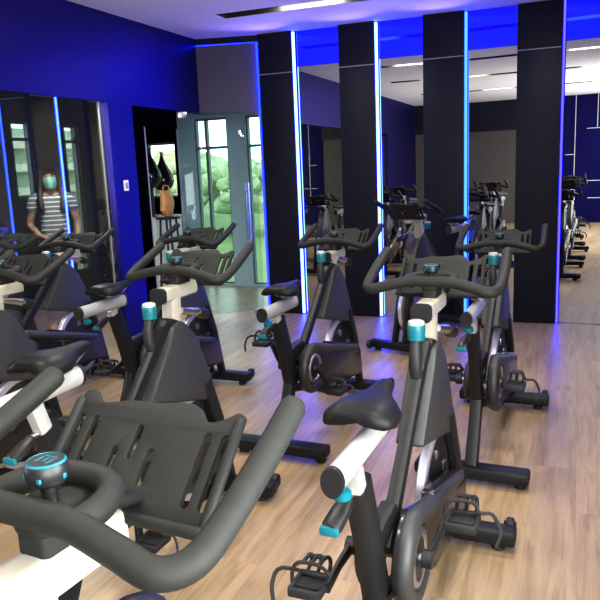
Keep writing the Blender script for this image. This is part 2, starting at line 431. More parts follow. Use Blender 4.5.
# ------------------------------------------------------------------ corridor behind the left wall
w = bmesh.new(); fw_ = [(-.84, -.56, 1.29, 2.07), (-.03, .20, .40, 2.06)]; yy = [RY]
for q in fw_: yy += [q[0], q[1]]
yy.append(CY)
for k in range(0, len(yy), 2): box(w, CX-.1, CX, yy[k], yy[k+1], 0, H)
for a_, b_, c_, d_ in fw_: box(w, CX-.1, CX, a_, b_, 0, c_); box(w, CX-.1, CX, a_, b_, d_, H)
struct('wall_corridor', w, M['corr_wall'])
for i, (a_, b_, c_, d_) in enumerate(fw_):
    f = bmesh.new(); t = .018; box(f, CX-.07, CX-.03, a_, a_+t, c_, d_); box(f, CX-.07, CX-.03, b_-t, b_, c_, d_); box(f, CX-.07, CX-.03, a_+t, b_-t, c_, c_+t); box(f, CX-.07, CX-.03, a_+t, b_-t, d_-t, d_); box(f, CX-.07, CX-.03, a_+t, b_-t, d_-.19, d_-.16)
    o = struct('window_%d' % (i+21), f, M['mullion'])
    p = bmesh.new(); box(p, CX-.052, CX-.048, a_+t, b_-t, c_+t, d_-t); add_obj('pane', p, M['pane'], o)
w = bmesh.new(); box(w, CX, -.1, RY-.1, RY, 0, H); struct('wall_corridor_end', w, M['corr_wall'])
w = bmesh.new(); box(w, CX, -.1, RY, CY, H-.25, H-.2); box(w, -.1, 1.3, .13, CY, H-.25, H-.2); struct('ceiling_corridor', w, M['corr_wall'])
w = bmesh.new(); box(w, 1.2, 1.3, .13, CY, 0, H); struct('wall_corridor_side', w, M['corr_wall'])
# the corridor ends in a tall window wall
cw = [(-1.72, -1.27), (-.985, -.515), (-.258, .20), (.44, 1.05)]
w = bmesh.new(); xs = [CX]
for a_, b_ in cw: xs += [a_, b_]
xs.append(1.3)
for k in range(0, len(xs), 2): box(w, xs[k], xs[k+1], CY, CY+.14, 0, H)
cz = lambda a_: (1.17, 1.87) if a_ < -1.5 else (.03, 2.14)
for a_, b_ in cw: box(w, a_, b_, CY, CY+.14, cz(a_)[1], H); box(w, a_, b_, CY, CY+.14, 0, cz(a_)[0])
struct('wall_corridor_front', w, mat('pier_paint', (.55, .62, .68), .7))
w = bmesh.new(); box(w, CX, -1.72, CY-.02, CY, 0, H-.25); box(w, -1.27, -1.24, CY-.02, CY, 0, H-.25); box(w, -1.72, -1.27, CY-.02, CY, 0, 1.17); box(w, -1.72, -1.27, CY-.02, CY, 1.87, H-.25); struct('trim_8', w, M['black_jamb'])
for i, (a_, b_) in enumerate(cw):
    f = bmesh.new(); y0, y1 = CY+.03, CY+.09; t = .022
    zl, zh = cz(a_)
    box(f, a_, a_+t, y0, y1, zl, zh); box(f, b_-t, b_, y0, y1, zl, zh); box(f, a_+t, b_-t, y0, y1, zl, zl+t); box(f, a_+t, b_-t, y0, y1, zh-t, zh)
    if i: box(f, a_+t, b_-t, y0, y1, 1.762, 1.792)
    if i in (1, 3): xm = a_+(b_-a_)*.335; box(f, xm-.016, xm+.016, y0, y1, .03+t, 1.762); box(f, xm-.016, xm+.016, y0, y1, 1.792, 2.14-t)
    o = struct('window_%d' % (i+11), f, M['mullion'])
    p = bmesh.new(); box(p, a_+t, b_-t, CY+.058, CY+.062, zl+t, zh-t); add_obj('pane', p, M['pane'], o)
# door lining: black jamb, silver stile, header
w = bmesh.new(); box(w, -.09, .004, DO0, -1.19, 0, DOZ, .002); box(w, -.09, .003, -1.19, -.62, 1.90, DOZ)
struct('trim_6', w, M['black_jamb'])
w = bmesh.new(); box(w, -.02, .002, -1.19, -1.168, 0, 1.90, .002); struct('trim_7', w, M['stile'])

# glass door, standing open against the grey panel
DH = Vector((.012, -.612, 0)); DE = Vector((.575, -.075, 0)); dl = (DE-DH).length; dang = math.atan2((DE-DH).y, (DE-DH).x)
dr = empty('door_1', DH, dang); dr['kind'] = 'structure'
g = bmesh.new(); box(g, .0, dl, -.006, .006, .05, 2.05, .001); add_obj('glass_leaf', g, M['door_glass'], dr)
g = bmesh.new()
for x0, x1, z0, z1 in ((.0, .085, 2.0, 2.055), (.0, .11, .012, .06), (dl-.11, dl, .012, .06)): box(g, x0, x1, -.016, .016, z0, z1, .003)
add_obj('patch_fitting', g, M['steel'], dr)
g = bmesh.new()
for s in (-1, 1):
    tube(g, [(dl-.12, s*.045, .78), (dl-.12, s*.045, 1.36)], .013, 12)
    for z in (.87, 1.27): tube(g, [(dl-.12, 0, z), (dl-.12, s*.045, z)], .008, 8)
add_obj('pull_handle', g, M['silver'], dr)

# things glimpsed through the doorway
def ray_x(px, py, X):  # filled in below the camera block
    d = FW*F_+RT*(px-300)+UP*(300-py); t = (X-CAM.x)/d.x; return CAM+d*t
F_ = 701.516
CAM = Vector((3.56152556, -6.64799122, 1.5)); FW = Vector((-0.35957775, 0.91416466, -0.1871011)); RT = Vector((0.9326515, 0.35842012, -0.0411848)); UP = Vector((-0.02941111, 0.18930926, 0.98147694))

def vase(px, bot, lab):
    c = ray_x(px, 190, -1.2); 
    r = single('teardrop_vase', (lambda b: (lathe(b, [(.0, 0), (.07, .0), (.115, .05), (.135, .11), (.12, .18), (.075, .27), (.034, .35), (.016, .42), (.02, .46), (.0, .46)], seg=28), b)[1])(bmesh.new()), M['vase'], lab, 'vase', 'glossy black vases', (c.x, c.y, bot))
    return c
v1 = vase(152, 1.33, 'glossy black teardrop vase through the doorway, beside the silver door stile')
v2 = vase(164, 1.28, 'glossy black teardrop vase through the doorway, nearer the glass door')
# plinth carrying the vases
c = (v1+v2)/2
pb = bmesh.new(); box(pb, c.x-.15, c.x+.13, v1.y-.16, v2.y+.16, 0, .97, .006)
single('display_plinth', pb, M['plinth'], 'pale display plinth in the corridor under the black vases', 'plinth')
for vv, bt in ((v1, 1.33), (v2, 1.28)):
    st = bmesh.new(); lathe(st, [(.0, .97), (.06, .97), (.06, .985), (.018, 1.0), (.018, bt-.02), (.05, bt-.001), (.0, bt-.001)], (vv.x, vv.y, 0))
    single('vase_stand', st, M['black'], 'slim black stand under the %s black vase' % ('taller' if bt > 1.3 else 'lower'), 'stand', 'stands under the vases')
bc = ray_x(167, 203, -.80)
bg = bmesh.new(); lathe(bg, [(.0, -.15), (.07, -.145), (.11, -.08), (.115, 0), (.10, .08), (.06, .135), (.0, .145)], seg=20)
for v in bg.verts: v.co.x *= .55; v.co += Vector((.012*math.sin(v.co.z*40), .012*math.sin(v.co.z*31+1), 0))
rb = tag(empty('leather_bag', (bc.x, bc.y, bc.z-.15)), 'slouchy tan leather bag on a dark stool beyond the doorway', 'bag')
add_obj('pouch', bg, M['bag'], rb, (0, 0, .15))
hb_ = bmesh.new(); tube(hb_, catmull([(0, -.07, .26), (0, -.05, .34), (0, .05, .34), (0, .07, .26)], 5), .008, 8); add_obj('strap', hb_, M['bag'], rb)
sb = bmesh.new(); tz = bc.z-.152
lathe(sb, [(.0, tz-.03), (.14, tz-.03), (.15, tz-.015), (.14, tz), (.0, tz)])
rs = tag(empty('stool', (bc.x, bc.y, 0)), 'dark round stool in the corridor holding the tan bag', 'stool')
add_obj('seat', sb, M['black'], rs)
for k in range(4):
    a = PI/4+k*PI/2; lg = bmesh.new(); tube(lg, [(.09*math.cos(a), .09*math.sin(a), tz-.03), (.15*math.cos(a), .15*math.sin(a), 0)], .013, 8); add_obj('leg', lg, M['black'], rs)
area('added_woman_fill', (-.36, -1.85, 2.3), (0, math.radians(-25), 0), .5, .5, 75, (1, .97, .92))  # added fill light that brightens the woman, not a fixture of the corridor

# ------------------------------------------------------------------ exercise bike
def cyl_x(bm, y, z, r, x0, x1, seg=32, bev=.004):
    lathe(bm, [(r-bev, x0), (r, x0+bev), (r, x1-bev), (r-bev, x1)], (0, y, z), 'x', seg)

CRY, CRZ = -.83, .41
def make_bike():
    R = empty('exercise_bike')
    P = {}
    # stabilizers
    b = bmesh.new(); box(b, -.265, .265, -.04, .045, .028, .088, .012)
    fs = add_obj('front_stabilizer', b, M['frame'], R)
    for s in (-1, 1):
        b = bmesh.new(); lathe(b, [(.010, -.016), (.030, -.015), (.034, -.009), (.034, .009), (.030, .015), (.010, .016)], (s*.235, .075, .062), 'x', 20)
        add_obj('transport_wheel', b, M['dark'], fs)
        b = bmesh.new(); box(b, s*.235-.024, s*.235-.018, .02, .085, .045, .08, .002); box(b, s*.235+.018, s*.235+.024, .02, .085, .045, .08, .002); box(b, s*.235-.022, s*.235+.022, .018, .030, .05, .075, .002); add_obj('wheel_fork', b, M['frame'], fs)
        b = bmesh.new(); lathe(b, [(.02, 0), (.026, .004), (.024, .02), (.008, .028)], (s*.20, 0, 0), 'z', 16); add_obj('levelling_foot', b, M['dark'], fs)
    b = bmesh.new(); box(b, -.265, .265, -1.165, -1.065, .028, .085, .014)
    rs_ = add_obj('rear_stabilizer', b, M['frame'], R)
    for s in (-1, 1):
        b = bmesh.new(); lathe(b, [(.02, 0), (.026, .004), (.024, .02), (.008, .028)], (s*.225, -1.115, 0), 'z', 16); add_obj('levelling_foot', b, M['dark'], rs_)
    # frame
    b = bmesh.new()
    tube(b, [(0, -1.085, .735), (0, -1.02, .56), (0, -.955, .36)], [.043, .045, .047], 16, .62, square=True, up=(0, -1, .3))
    tube(b, [(0, -.955, .40), (0, -1.02, .25), (0, -1.115, .075)], [.034, .034, .036], 16, .85, square=True, up=(0, -1, 0))
    tube(b, [(0, -1.02, .50), (0, -.93, .525), (0, -.82, .53)], [.034, .032, .034], 16, .75, square=True)
    tube(b, [(.004, -.89, .45), (.004, -.765, .55), (.004, -.60, .705), (.004, -.445, .855), (.004, -.385, .905)], [.028, .025, .024, .024, .028], 16, .85, square=True)
    tube(b, [(0, -.96, .33), (0, -.7, .26), (0, -.3, .09), (0, -.03, .06)], .022, 12, 1.0, square=True)
    for s in (-1, 1):
        tube(b, [(s*.034, -.155, .60), (s*.046, -.088, .40), (s*.046, -.005, .075)], [.034, .034, .034], 12, .6, square=True)
    tube(b, [(0, -.40, .78), (0, -.345, .915)], [.038, .036], 16, .9, square=True)
    add_obj('main_frame', b, M['frame'], R)
    # upper shroud: triangular cover from head to front fork
    o = round_poly([(-.590, .632), (-.415, .84), (-.39, .90), (-.315, .912), (-.232, .84), (-.130, .66), (-.070, .487), (-.22, .538)], [.02, .05, .03, .04, .10, .1, .02, .1], 5)
    sh = add_obj('upper_shroud', plate(o, [], .047, .014, yz()), M['shroud'], R)
    # lower belt guard on the right side, round around the crank
    o = [(CRY+.135*math.cos(a), CRZ+.135*math.sin(a)) for a in [math.radians(t) for t in range(75, 292, 12)]]
    o += [(-.62, .245), (-.30, .19), (-.08, .165), (-.05, .18), (-.075, .33), (-.13, .375), (-.30, .425), (-.62, .51)]
    o2 = round_poly(o[-8:], .03, 3)
    bg_ = add_obj('belt_guard', plate(o[:-8]+o2, [], .022, .008, yz(.064)), M['guard'], R)
    b = bmesh.new(); lathe(b, [(.062, .084), (.080, .084), (.084, .088), (.080, .093), (.064, .093), (.060, .088), (.062, .084)], (0, CRY, CRZ), 'x', 40)
    add_obj('trim_ring', b, M['steel'], bg_)
    b = bmesh.new(); lathe(b, [(.0, .089), (.058, .089), (.061, .082)], (0, CRY, CRZ), 'x', 32); add_obj('crank_cover', b, M['black'], bg_)
    b = bmesh.new()
    arc = [(.072, CRY+.112*math.cos(t_), CRZ+.112*math.sin(t_)) for t_ in [math.radians(q_) for q_ in range(300, 60, -15)]]
    tube(b, [(.072, -.72, .30)]+arc[1:]+[(.072, -.70, .488), (.072, -.45, .430), (.070, -.15, .352)], [.022]+[.028]*(len(arc)-1)+[.030, .028, .024], 12, dome=True)
    add_obj('guard_rim', b, M['shroud'], bg_)
    # left crank cover
    b = bmesh.new(); lathe(b, [(.0, -.075), (.085, -.075), (.10, -.065), (.10, -.03)], (0, CRY, CRZ), 'x', 32); add_obj('bearing_cover', b, M['shroud'], R)
    b = bmesh.new(); tube(b, [(-.095, CRY, CRZ), (.115, CRY, CRZ)], .014, 12); add_obj('crank_axle', b, M['steel'], R)
    # flywheel
    b = bmesh.new(); lathe(b, [(.03, -.010), (.16, -.008), (.20, -.014), (.20, .014), (.16, .008), (.03, .010)], (0, -.235, .335), 'x', 48)
    fw = add_obj('flywheel', b, M['flydark'], R)
    b = bmesh.new(); lathe(b, [(.200, -.016), (.232, -.016), (.236, -.012), (.236, .012), (.232, .016), (.200, .016), (.200, -.016)], (0, -.235, .335), 'x', 56); add_obj('rim', b, M['flyrim'], fw)
    for k in range(5):
        a = 2*PI*k/5+.3; c, s = math.cos(a), math.sin(a); b = bmesh.new()
        box(b, -.014, .014, -.235+.13*c-.018, -.235+.13*c+.018, .335+.13*s-.018, .335+.13*s+.018, .002)
        add_obj('silver_badge', b, M['silver'], fw)
    b = bmesh.new(); tube(b, [(-.05, -.235, .335), (.05, -.235, .335)], .022, 16); add_obj('hub', b, M['steel'], fw)
    # cranks with pedals
    for s in (1, -1):
        b = bmesh.new(); tube(b, [(0, 0, 0), (s*.012, .085, 0), (s*.016, .17, 0)], [.020, .016, .017], 12, .55, square=True, up=(0, 0, 1)); lathe(b, [(.0, -.016), (.026, -.014), (.026, .014), (.0, .016)], axis='x', seg=18)
        ck = add_obj('crank_arm', b, M['black'], R, (s*.112, CRY, CRZ)); P['crank', s] = ck
        b = bmesh.new(); X = s*.075
        tube(b, [(-s*.052, 0, 0), (.045*s, 0, 0)], .008, 8)
        for yy in (-.045, .045): box(b, -.046, .046, yy-.007, yy+.007, -.013, .013, .004)
        for xx in (-.042, .042): box(b, xx-.006, xx+.006, -.045, .045, -.012, .012, .003)
        box(b, -.036, .036, -.022, .022, -.009, .009, .004)
        # toe cage
        for xx in (-.030, .0, .030): tube(b, catmull([(xx, .045, .0), (xx, .080, .012), (xx*.9, .088, .035), (xx*.8, .06, .052), (xx*.8, .015, .056)], 4), .006, 6)
        tube(b, [(-.028, .058, .053), (.028, .058, .053)], .006, 6)
        pd = add_obj('pedal', b, M['dark'], ck, (s*.066, .17, 0)); P['pedal', s] = pd
        b = bmesh.new(); tube(b, catmull([(-.05, -.005, -.01), (-.050, .0, .035), (-.030, .005, .060), (.030, .005, .060), (.050, .0, .035), (s*.085, .01, .03), (s*.11, -.01, -.01), (s*.10, -.03, -.05)], 4), .0045, 6, 1.3); me = b
        # strap shares the pedal's mesh (sub-part level is the pedal itself)
        t = bmesh.new(); t.from_mesh(pd.data); merge(t, me); finish(t); t.to_mesh(pd.data); t.free()
    # seat assembly (drawn for slider height .80)
    b = bmesh.new(); tube(b, [(0, -1.052, .60), (0, -1.108, .765)], .026, 14, .85, square=True, up=(0, -1, .2)); P['seat_post'] = add_obj('seat_post', b, M['white'], R)
    b = bmesh.new(); tube(b, [(0, -1.25, .80), (0, -.872, .80)], .034, 22, .72, up=(0, 0, 1))
    sl = P['seat_slider'] = add_obj('seat_slider', b, M['white'], R)
    for y0, y1, n in ((-1.262, -1.246, -1), (-.876, -.862, 1)):
        b = bmesh.new(); tube(b, [(0, y0, .80), (0, y1, .80)], .036, 22, .74, up=(0, 0, 1)); add_obj('end_cap', b, M['black'], sl)
    b = bmesh.new(); lathe(b, [(.0, -.026), (.017, -.026), (.022, -.021), (.022, -.006), (.016, -.001), (.009, .0), (.009, .03)], (0, -1.195, .757), 'z', 20); add_obj('slider_knob', b, M['teal_dark'], sl)
    # saddle
    b = bmesh.new(); secs = []
    prof = [(-1.105, .045, .905, .030), (-1.094, .082, .915, .044), (-1.058, .096, .922, .052), (-1.00, .091, .921, .055), (-.955, .068, .915, .052), (-.91, .040, .910, .046), (-.865, .028, .910, .040), (-.825, .023, .909, .034), (-.805, .015, .900, .022)]
    for y, hw, zt, th in prof:
        ring = []
        for k in range(20):
            a = 2*PI*k/20; c, s = math.cos(a), math.sin(a)
            x = hw*math.copysign(abs(c)**.75, c); z = zt-th/2+th/2*math.copysign(abs(s)**.8, s)
            lob = math.exp(-(x/.018)**2) if y < -.93 else 0
            yy = y+(.022*lob if y < -1.03 else 0)
            if s > 0: z -= .008*lob
            if s < 0: z += .012*abs(c)*0-.006*(1-abs(c))*0
            z -= .018*(abs(x)/.085)**2
            ring.append(b.verts.new((x, yy, z)))
        secs.append(ring)
    for p_, q_ in zip(secs, secs[1:]):
        for k in range(20): b.faces.new((p_[k], p_[(k+1) % 20], q_[(k+1) % 20], q_[k]))
    b.faces.new(secs[0]); b.faces.new(secs[-1])
    sd = P['saddle'] = add_obj('saddle', b, M['saddle'], R, ang=60)
    b = bmesh.new()
    for s in (-1, 1): tube(b, catmull([(s*.035, -1.045, .868), (s*.024, -1.00, .848), (s*.022, -.93, .846), (s*.010, -.84, .875)], 5), .0045, 8)
    box(b, -.028, .028, -.985, -.945, .834, .856, .004); add_obj('saddle_rail', b, M['steel'], sd)
    # seat height lever
    b = bmesh.new(); tube(b, [(0, -1.085, .725), (-.008, -1.125, .722), (-.010, -1.145, .715)], .010, 12)
    lv = add_obj('height_lever', b, M['silver'], R)
    b = bmesh.new(); tube(b, [(-.010, -1.14, .716), (-.016, -1.165, .700), (-.026, -1.202, .676)], [.012, .015, .016], 12, 1.5, square=True, dome=True); add_obj('lever_grip', b, M['black'], lv)
    b = bmesh.new(); box(b, -.052, -.004, -1.222, -1.206, .660, .683, .006); add_obj('lever_pad', b, M['teal'], lv)
    # resistance knob
    b = bmesh.new(); tube(b, catmull([(.002, -.475, .80), (.002, -.500, .86), (0, -.495, .92), (0, -.480, .952)], 5), [.021]*5+[.020]*5+[.018]*6, 14)
    kn = add_obj('resistance_knob', b, M['dark'], R)
    b = bmesh.new(); lathe(b, [(.020, .0), (.027, .004), (.028, .03), (.029, .048), (.027, .052)], (0, -.480, .945), 'z', 24); add_obj('teal_band', b, M['teal'], kn)
    b = bmesh.new(); lathe(b, [(.027, .052), (.0255, .062), (.018, .066), (.0, .066)], (0, -.480, .945), 'z', 24); add_obj('white_cap', b, M['white'], kn)
    # handlebar post, slider (drawn for bar height 1.05)
    b = bmesh.new(); tube(b, [(0, -.335, .74), (0, -.320, 1.005)], .036, 14, .85, square=True, up=(0, -1, 0)); P['bar_post'] = add_obj('handlebar_post', b, M['cream'], R)
    b = bmesh.new(); tube(b, [(0, -.405, 1.0), (0, -.165, 1.0)], .029, 20, 1.1, square=True); hs_ = P['bar_slider'] = add_obj('handlebar_slider', b, M['cream'], R)
    b = bmesh.new(); tube(b, [(0, -.42, 1.0), (0, -.404, 1.0)], .031, 20, 1.1, square=True); add_obj('end_cap', b, M['black'], hs_)
    b = bmesh.new(); tube(b, [(.028, -.30, .945), (.036, -.235, .93), (.042, -.185, .915)], [.013, .016, .019], 10); al = add_obj('bar_lever', b, M['silver'], R)
    b = bmesh.new(); tube(b, [(.041, -.19, .917), (.046, -.150, .900)], [.019, .022], 12, 1.2, square=True, dome=True); add_obj('lever_grip', b, M['black'], al)
    # handlebar: bullhorn with inner loop
    b = bmesh.new(); hb = 1.05
    half = [(0, -.300, hb+.036), (.07, -.300, hb+.034), (.14, -.306, hb+.020), (.192, -.306, hb+.006), (.221, -.275, hb+.008), (.228, -.215, hb+.030), (.226, -.12, hb+.066), (.221, -.03, hb+.102)]
    path = [(-x, y, z) for x, y, z in half[:0:-1]]+half
    tube(b, catmull(path, 6), .0188, 18, dome=True)
    loop = [(-.074, -.300, hb+.034), (-.077, -.262, hb+.036), (-.062, -.222, hb+.038), (-.028, -.201, hb+.039), (.028, -.201, hb+.039), (.062, -.222, hb+.038), (.077, -.262, hb+.036), (.074, -.300, hb+.034)]
    tube(b, catmull(loop, 6), .0175, 16)
    box(b, -.026, .026, -.305, -.20, hb+.000, hb+.032, .012); box(b, -.024, .024, -.30, -.20, hb-.03, hb+.01, .008)
    P['handlebar'] = add_obj('handlebar', b, M['grip'], R, ang=50)
    # dial
    b = bmesh.new(); lathe(b, [(.012, .02), (.010, .055), (.021, .058), (.025, .063), (.0265, .074), (.0255, .083), (.022, .087), (.0, .087)], (0, -.262, hb), 'z', 28)
    dl_ = P['dial'] = add_obj('computer_dial', b, M['black'], R)
    b = bmesh.new(); lathe(b, [(.0222, .0866), (.0245, .0848), (.0250, .0855), (.0225, .0878), (.0222, .0866)], (0, -.262, hb), 'z', 32)
    for k in range(3):   # teal marks of the dial face
        x = -.009+.009*k; box(b, x-.0012, x+.0012, -.271+.004*(k % 2), -.256, hb+.0866, hb+.0876)
    box(b, -.010, .010, -.2535, -.2515, hb+.0866, hb+.0876)
    for k in range(5):
        a = 2*PI*(k+.1)/5; c, s = math.cos(a), math.sin(a); box(b, .0245*c-.003, .0245*c+.003, -.262+.0245*s-.003, -.262+.0245*s+.003, hb+.066, hb+.073, .0015)
    add_obj('teal_marking', b, M['teal'], dl_)
    # tablet tray with slots
    W, L = .150, .182
    o = [(-W+.012, 0), (W-.012, 0), (W, .012), (W, L*.80), (W, L*.96), (W-.012, L*.98), (.118, L*.90), (.092, L*.85), (.074, L*.98), (.050, L*1.01), (.0, L*.965), (-.050, L*.965), (-.078, L*.93), (-.108, L*.90), (-.128, L*1.02), (-W+.006, L*1.01), (-W, L*.90), (-W, .012)]
    o = round_poly(o, .012, 3)
    def slot(cx, v0, v1, w):
        r_ = w/2; q = [(cx+r_*math.cos(a), v0+r_+r_*math.sin(a)) for a in [PI+k*PI/6 for k in range(7)]]+[(cx+r_*math.cos(a), v1-r_+r_*math.sin(a)) for a in [k*PI/6 for k in range(7)]]
        return q
    holes = [slot(.132, .032, .142, .013), slot(.103, .032, .142, .013), slot(-.132, .032, .142, .013), slot(-.103, .032, .142, .013), slot(.018, .050, .105, .014), slot(-.016, .085, .138, .011), slot(-.046, .055, .100, .010)]
    tp = Vector((0, -.155, hb-.045)); tv = Vector((0, .132, .138)).normalized(); tn = Vector((1, 0, 0)).cross(tv)
    T = Matrix(((1, tv.x, tn.x, tp.x), (0, tv.y, tn.y, tp.y), (0, tv.z, tn.z, tp.z), (0, 0, 0, 1)))
    b = plate(o, holes, .0055, .0022, T)
    tr = P['tray'] = add_obj('tablet_tray', b, M['grip'], R)
    b = bmesh.new(); tube(b, [T @ Vector((-W+.004, .004, .012)), T @ Vector((W-.004, .004, .012))], .009, 12, dome=True)
    for s in (-1, 1): tube(b, [T @ Vector((s*(W-.004), .006, .006)), T @ Vector((s*(W-.004), L*.90, .006))], .0075, 10, dome=True)
    add_obj('tray_lip', b, M['grip'], tr)
    b = bmesh.new(); tube(b, [(-.03, -.20, hb+.005), (-.03, -.125, hb-.022)], .009, 10); tube(b, [(.03, -.20, hb+.005), (.03, -.125, hb-.022)], .009, 10); add_obj('tray_bracket', b, M['black'], tr)
    return R, P

BAR = ('handlebar', 'computer_dial', 'tablet_tray', 'handlebar_slider')
SEAT = ('seat_slider', 'saddle')
def copy_tree(o, parent=None):
    c = o.copy(); COL.objects.link(c); c.parent = parent
    for ch in o.children: copy_tree(ch, c)
    return c
def base(n): return n.split('.')[0]
def pose(root, x, y, yaw, hb, hs, crank, dy=0.0):
    root.location = (x, y, 0); root.rotation_euler = (0, 0, yaw)
    for ch in root.children:
        n = base(ch.name)
        if n in BAR: ch.location.z = hb-1.05
        elif n == 'slider_knob': ch.location.y = dy
        elif n == 'handlebar_post': ch.location.z = hb-1.05
        elif n in SEAT: ch.location.z = hs-.80; ch.location.y = dy
        elif n == 'seat_post': ch.location.z = hs-.80; ch.location.y = -(hs-.80)*.34
        elif n == 'crank_arm':
            right = ch.location.x > 0; a = math.radians(crank if right else crank+180)
            ch.rotation_euler.x = a
            for p_ in ch.children: p_.rotation_euler.x = -a
bikes = [
 # x, y, yaw, bar height, slider height, crank angle, label
 (2.994, -5.752, -.095, 1.074, .80, 200, 'cut off black exercise bike with the largest handlebar and tablet tray'),
 (3.127, -4.035, -.033, 1.068, .815, 14, 'black exercise bike ahead of the largest handlebar, its black saddle fully visible'),
 (3.195, -2.363, -.043, 1.003, .815, 166, 'black exercise bike before the fourth dark column, partly hidden by another bike'),
 (2.224, -2.335, -.056, 1.013, .79, 300, 'black exercise bike standing clear before the first two dark columns'),
 (2.063, -3.923, -.015, 1.072, .85, 268, 'black exercise bike just past the largest tray, big teal knob facing out'),
 (1.207, -2.35, -.03, 1.028, .79, 20, 'black exercise bike directly in front of the glass door'),
 (1.085, -3.87, -.02, 1.04, .80, 40, 'black exercise bike cut by the left picture edge, mostly handlebar showing'),
 (.272, -2.42, 0, 1.005, .80, 350, 'black exercise bike against the smoked glass, beneath the masked woman'),
 (2.30, -1.31, math.radians(163), 1.10, .90, 15, 'exercise bike facing the other bikes, right against the tall mirrors'),
]
R0, _ = make_bike()
roots = [R0]+[copy_tree(R0) for _ in bikes[1:]]
for r, (x, y, w_, hb, hs, ck, lab) in zip(roots, bikes):
    pose(r, x, y, w_, hb, hs, ck, {1.207: -.12, 2.063: -.04}.get(x, 0.0)); tag(r, lab, 'exercise bike', 'spin bikes in the studio')

# ------------------------------------------------------------------ woman behind the smoked glass
def skin(verts, edges, radii, root=0, sub=2):
    me = bpy.data.meshes.new('skin'); me.from_pydata([tuple(v) for v in verts], edges, [])
    o = bpy.data.objects.new('skin', me); COL.objects.link(o)
    md = o.modifiers.new('s', 'SKIN'); md.use_smooth_shade = True; md.branch_smoothing = .6
    for i, sv in enumerate(me.skin_vertices[0].data):
        rr = radii[i]; sv.radius = rr if isinstance(rr, tuple) else (rr, rr); sv.use_root = (i == root)
    s = o.modifiers.new('u', 'SUBSURF'); s.levels = sub; s.render_levels = sub
    dg = bpy.context.evaluated_depsgraph_get(); dg.update()
    m2 = bpy.data.meshes.new_from_object(o.evaluated_get(dg)); bm = bmesh.new(); bm.from_mesh(m2)
    bpy.data.objects.remove(o); bpy.data.meshes.remove(m2); bpy.data.meshes.remove(me)
    return bm
class Sk:
    def __init__(s): s.v = []; s.e = []; s.r = []
    def add(s, p, r, par=None):
        s.v.append(Vector(p)); s.r.append(r); i = len(s.v)-1
        if par is not None: s.e.append((par, i))
        return i
def stripes():
    m = mat('striped_cotton', (.5, .5, .5), .85); nt = m.node_tree; b = nt.nodes['Principled BSDF']
    tc = nt.nodes.new('ShaderNodeTexCoord'); sp = nt.nodes.new('ShaderNodeSeparateXYZ'); nt.links.new(tc.outputs['Object'], sp.inputs[0])
    ml = nt.nodes.new('ShaderNodeMath'); ml.operation = 'MULTIPLY'; ml.inputs[1].default_value = 2*PI/.042; nt.links.new(sp.outputs['Z'], ml.inputs[0])
    sn = nt.nodes.new('ShaderNodeMath'); sn.operation = 'SINE'; nt.links.new(ml.outputs[0], sn.inputs[0])
    cr = nt.nodes.new('ShaderNodeValToRGB'); cr.color_ramp.elements[0].color = (.20, .21, .25, 1); cr.color_ramp.elements[1].color = (.85, .85, .85, 1)
    cr.color_ramp.elements[0].position = .45; cr.color_ramp.elements[1].position = .75
    nt.links.new(sn.outputs[0], cr.inputs[0]); nt.links.new(cr.outputs[0], b.inputs['Base Color']); return m
SKIN = noisy('skin', (.42, .25, .18), (.46, .28, .20), 20, .55)
# local: faces -Y, x to her left
S = Sk()
pel = S.add((0, 0, .92), (.125, .09)); wst = S.add((0, .0, 1.06), (.105, .075), pel); ch = S.add((0, .0, 1.22), (.125, .085), wst); sh_ = S.add((0, .01, 1.32), (.10, .065), ch)
nk = S.add((0, .01, 1.385), .045, sh_); hd = S.add((0, -.005, 1.46), (.066, .078), nk); ht = S.add((0, .0, 1.535), (.064, .078), hd)
for s in (-1, 1):
    a = S.add((s*.15, .01, 1.31), .045, sh_); e_ = S.add((s*.215, .03, 1.06), .036, a)
    if s > 0: wr = S.add((.20, -.07, .86), .024, e_); hn = S.add((.19, -.10, .79), (.034, .018), wr); dirv = Vector((-.05, -.15, -1)).normalized()
    else: wr = S.add((-.13, -.15, .97), .024, e_); hn = S.add((-.07, -.17, .95), (.034, .018), wr); dirv = Vector((1, -.15, -.25)).normalized()
    side = dirv.cross(Vector((0, 1, 0))).normalized()
    for k, (o_, ln) in enumerate(((-.026, .060), (-.009, .072), (.009, .068), (.025, .052))):
        p0 = S.v[hn]+side*o_+dirv*.035; f1 = S.add(p0, .009, hn); f2 = S.add(p0+dirv*ln*.6+Vector((0, -.008, 0)), .008, f1); S.add(p0+dirv*ln+Vector((0, -.022, 0)), .0065, f2)
    t1 = S.add(S.v[wr]*.4+S.v[hn]*.6-side*.038, .010, hn); S.add(S.v[t1]+dirv*.04-side*.015, .008, t1)
    h1 = S.add((s*.085, 0, .84), .085, pel); kn_ = S.add((s*.095, -.01, .46), .056, h1); an = S.add((s*.10, .02, .085), .035, kn_); S.add((s*.105, -.12, .035), (.038, .026), an)
body = skin(S.v, S.e, S.r)
PW = empty('woman', (-.97, -1.33, 0), math.radians(-36+0)); PW.name = 'person'
tag(PW, 'woman in pale green face mask and striped top standing behind the smoked glass', 'person')
PW.rotation_euler.z = math.atan2(3.56+.97, 6.65-1.33)   # she looks towards the room
ob = add_obj('body', body, SKIN, PW, ang=80)
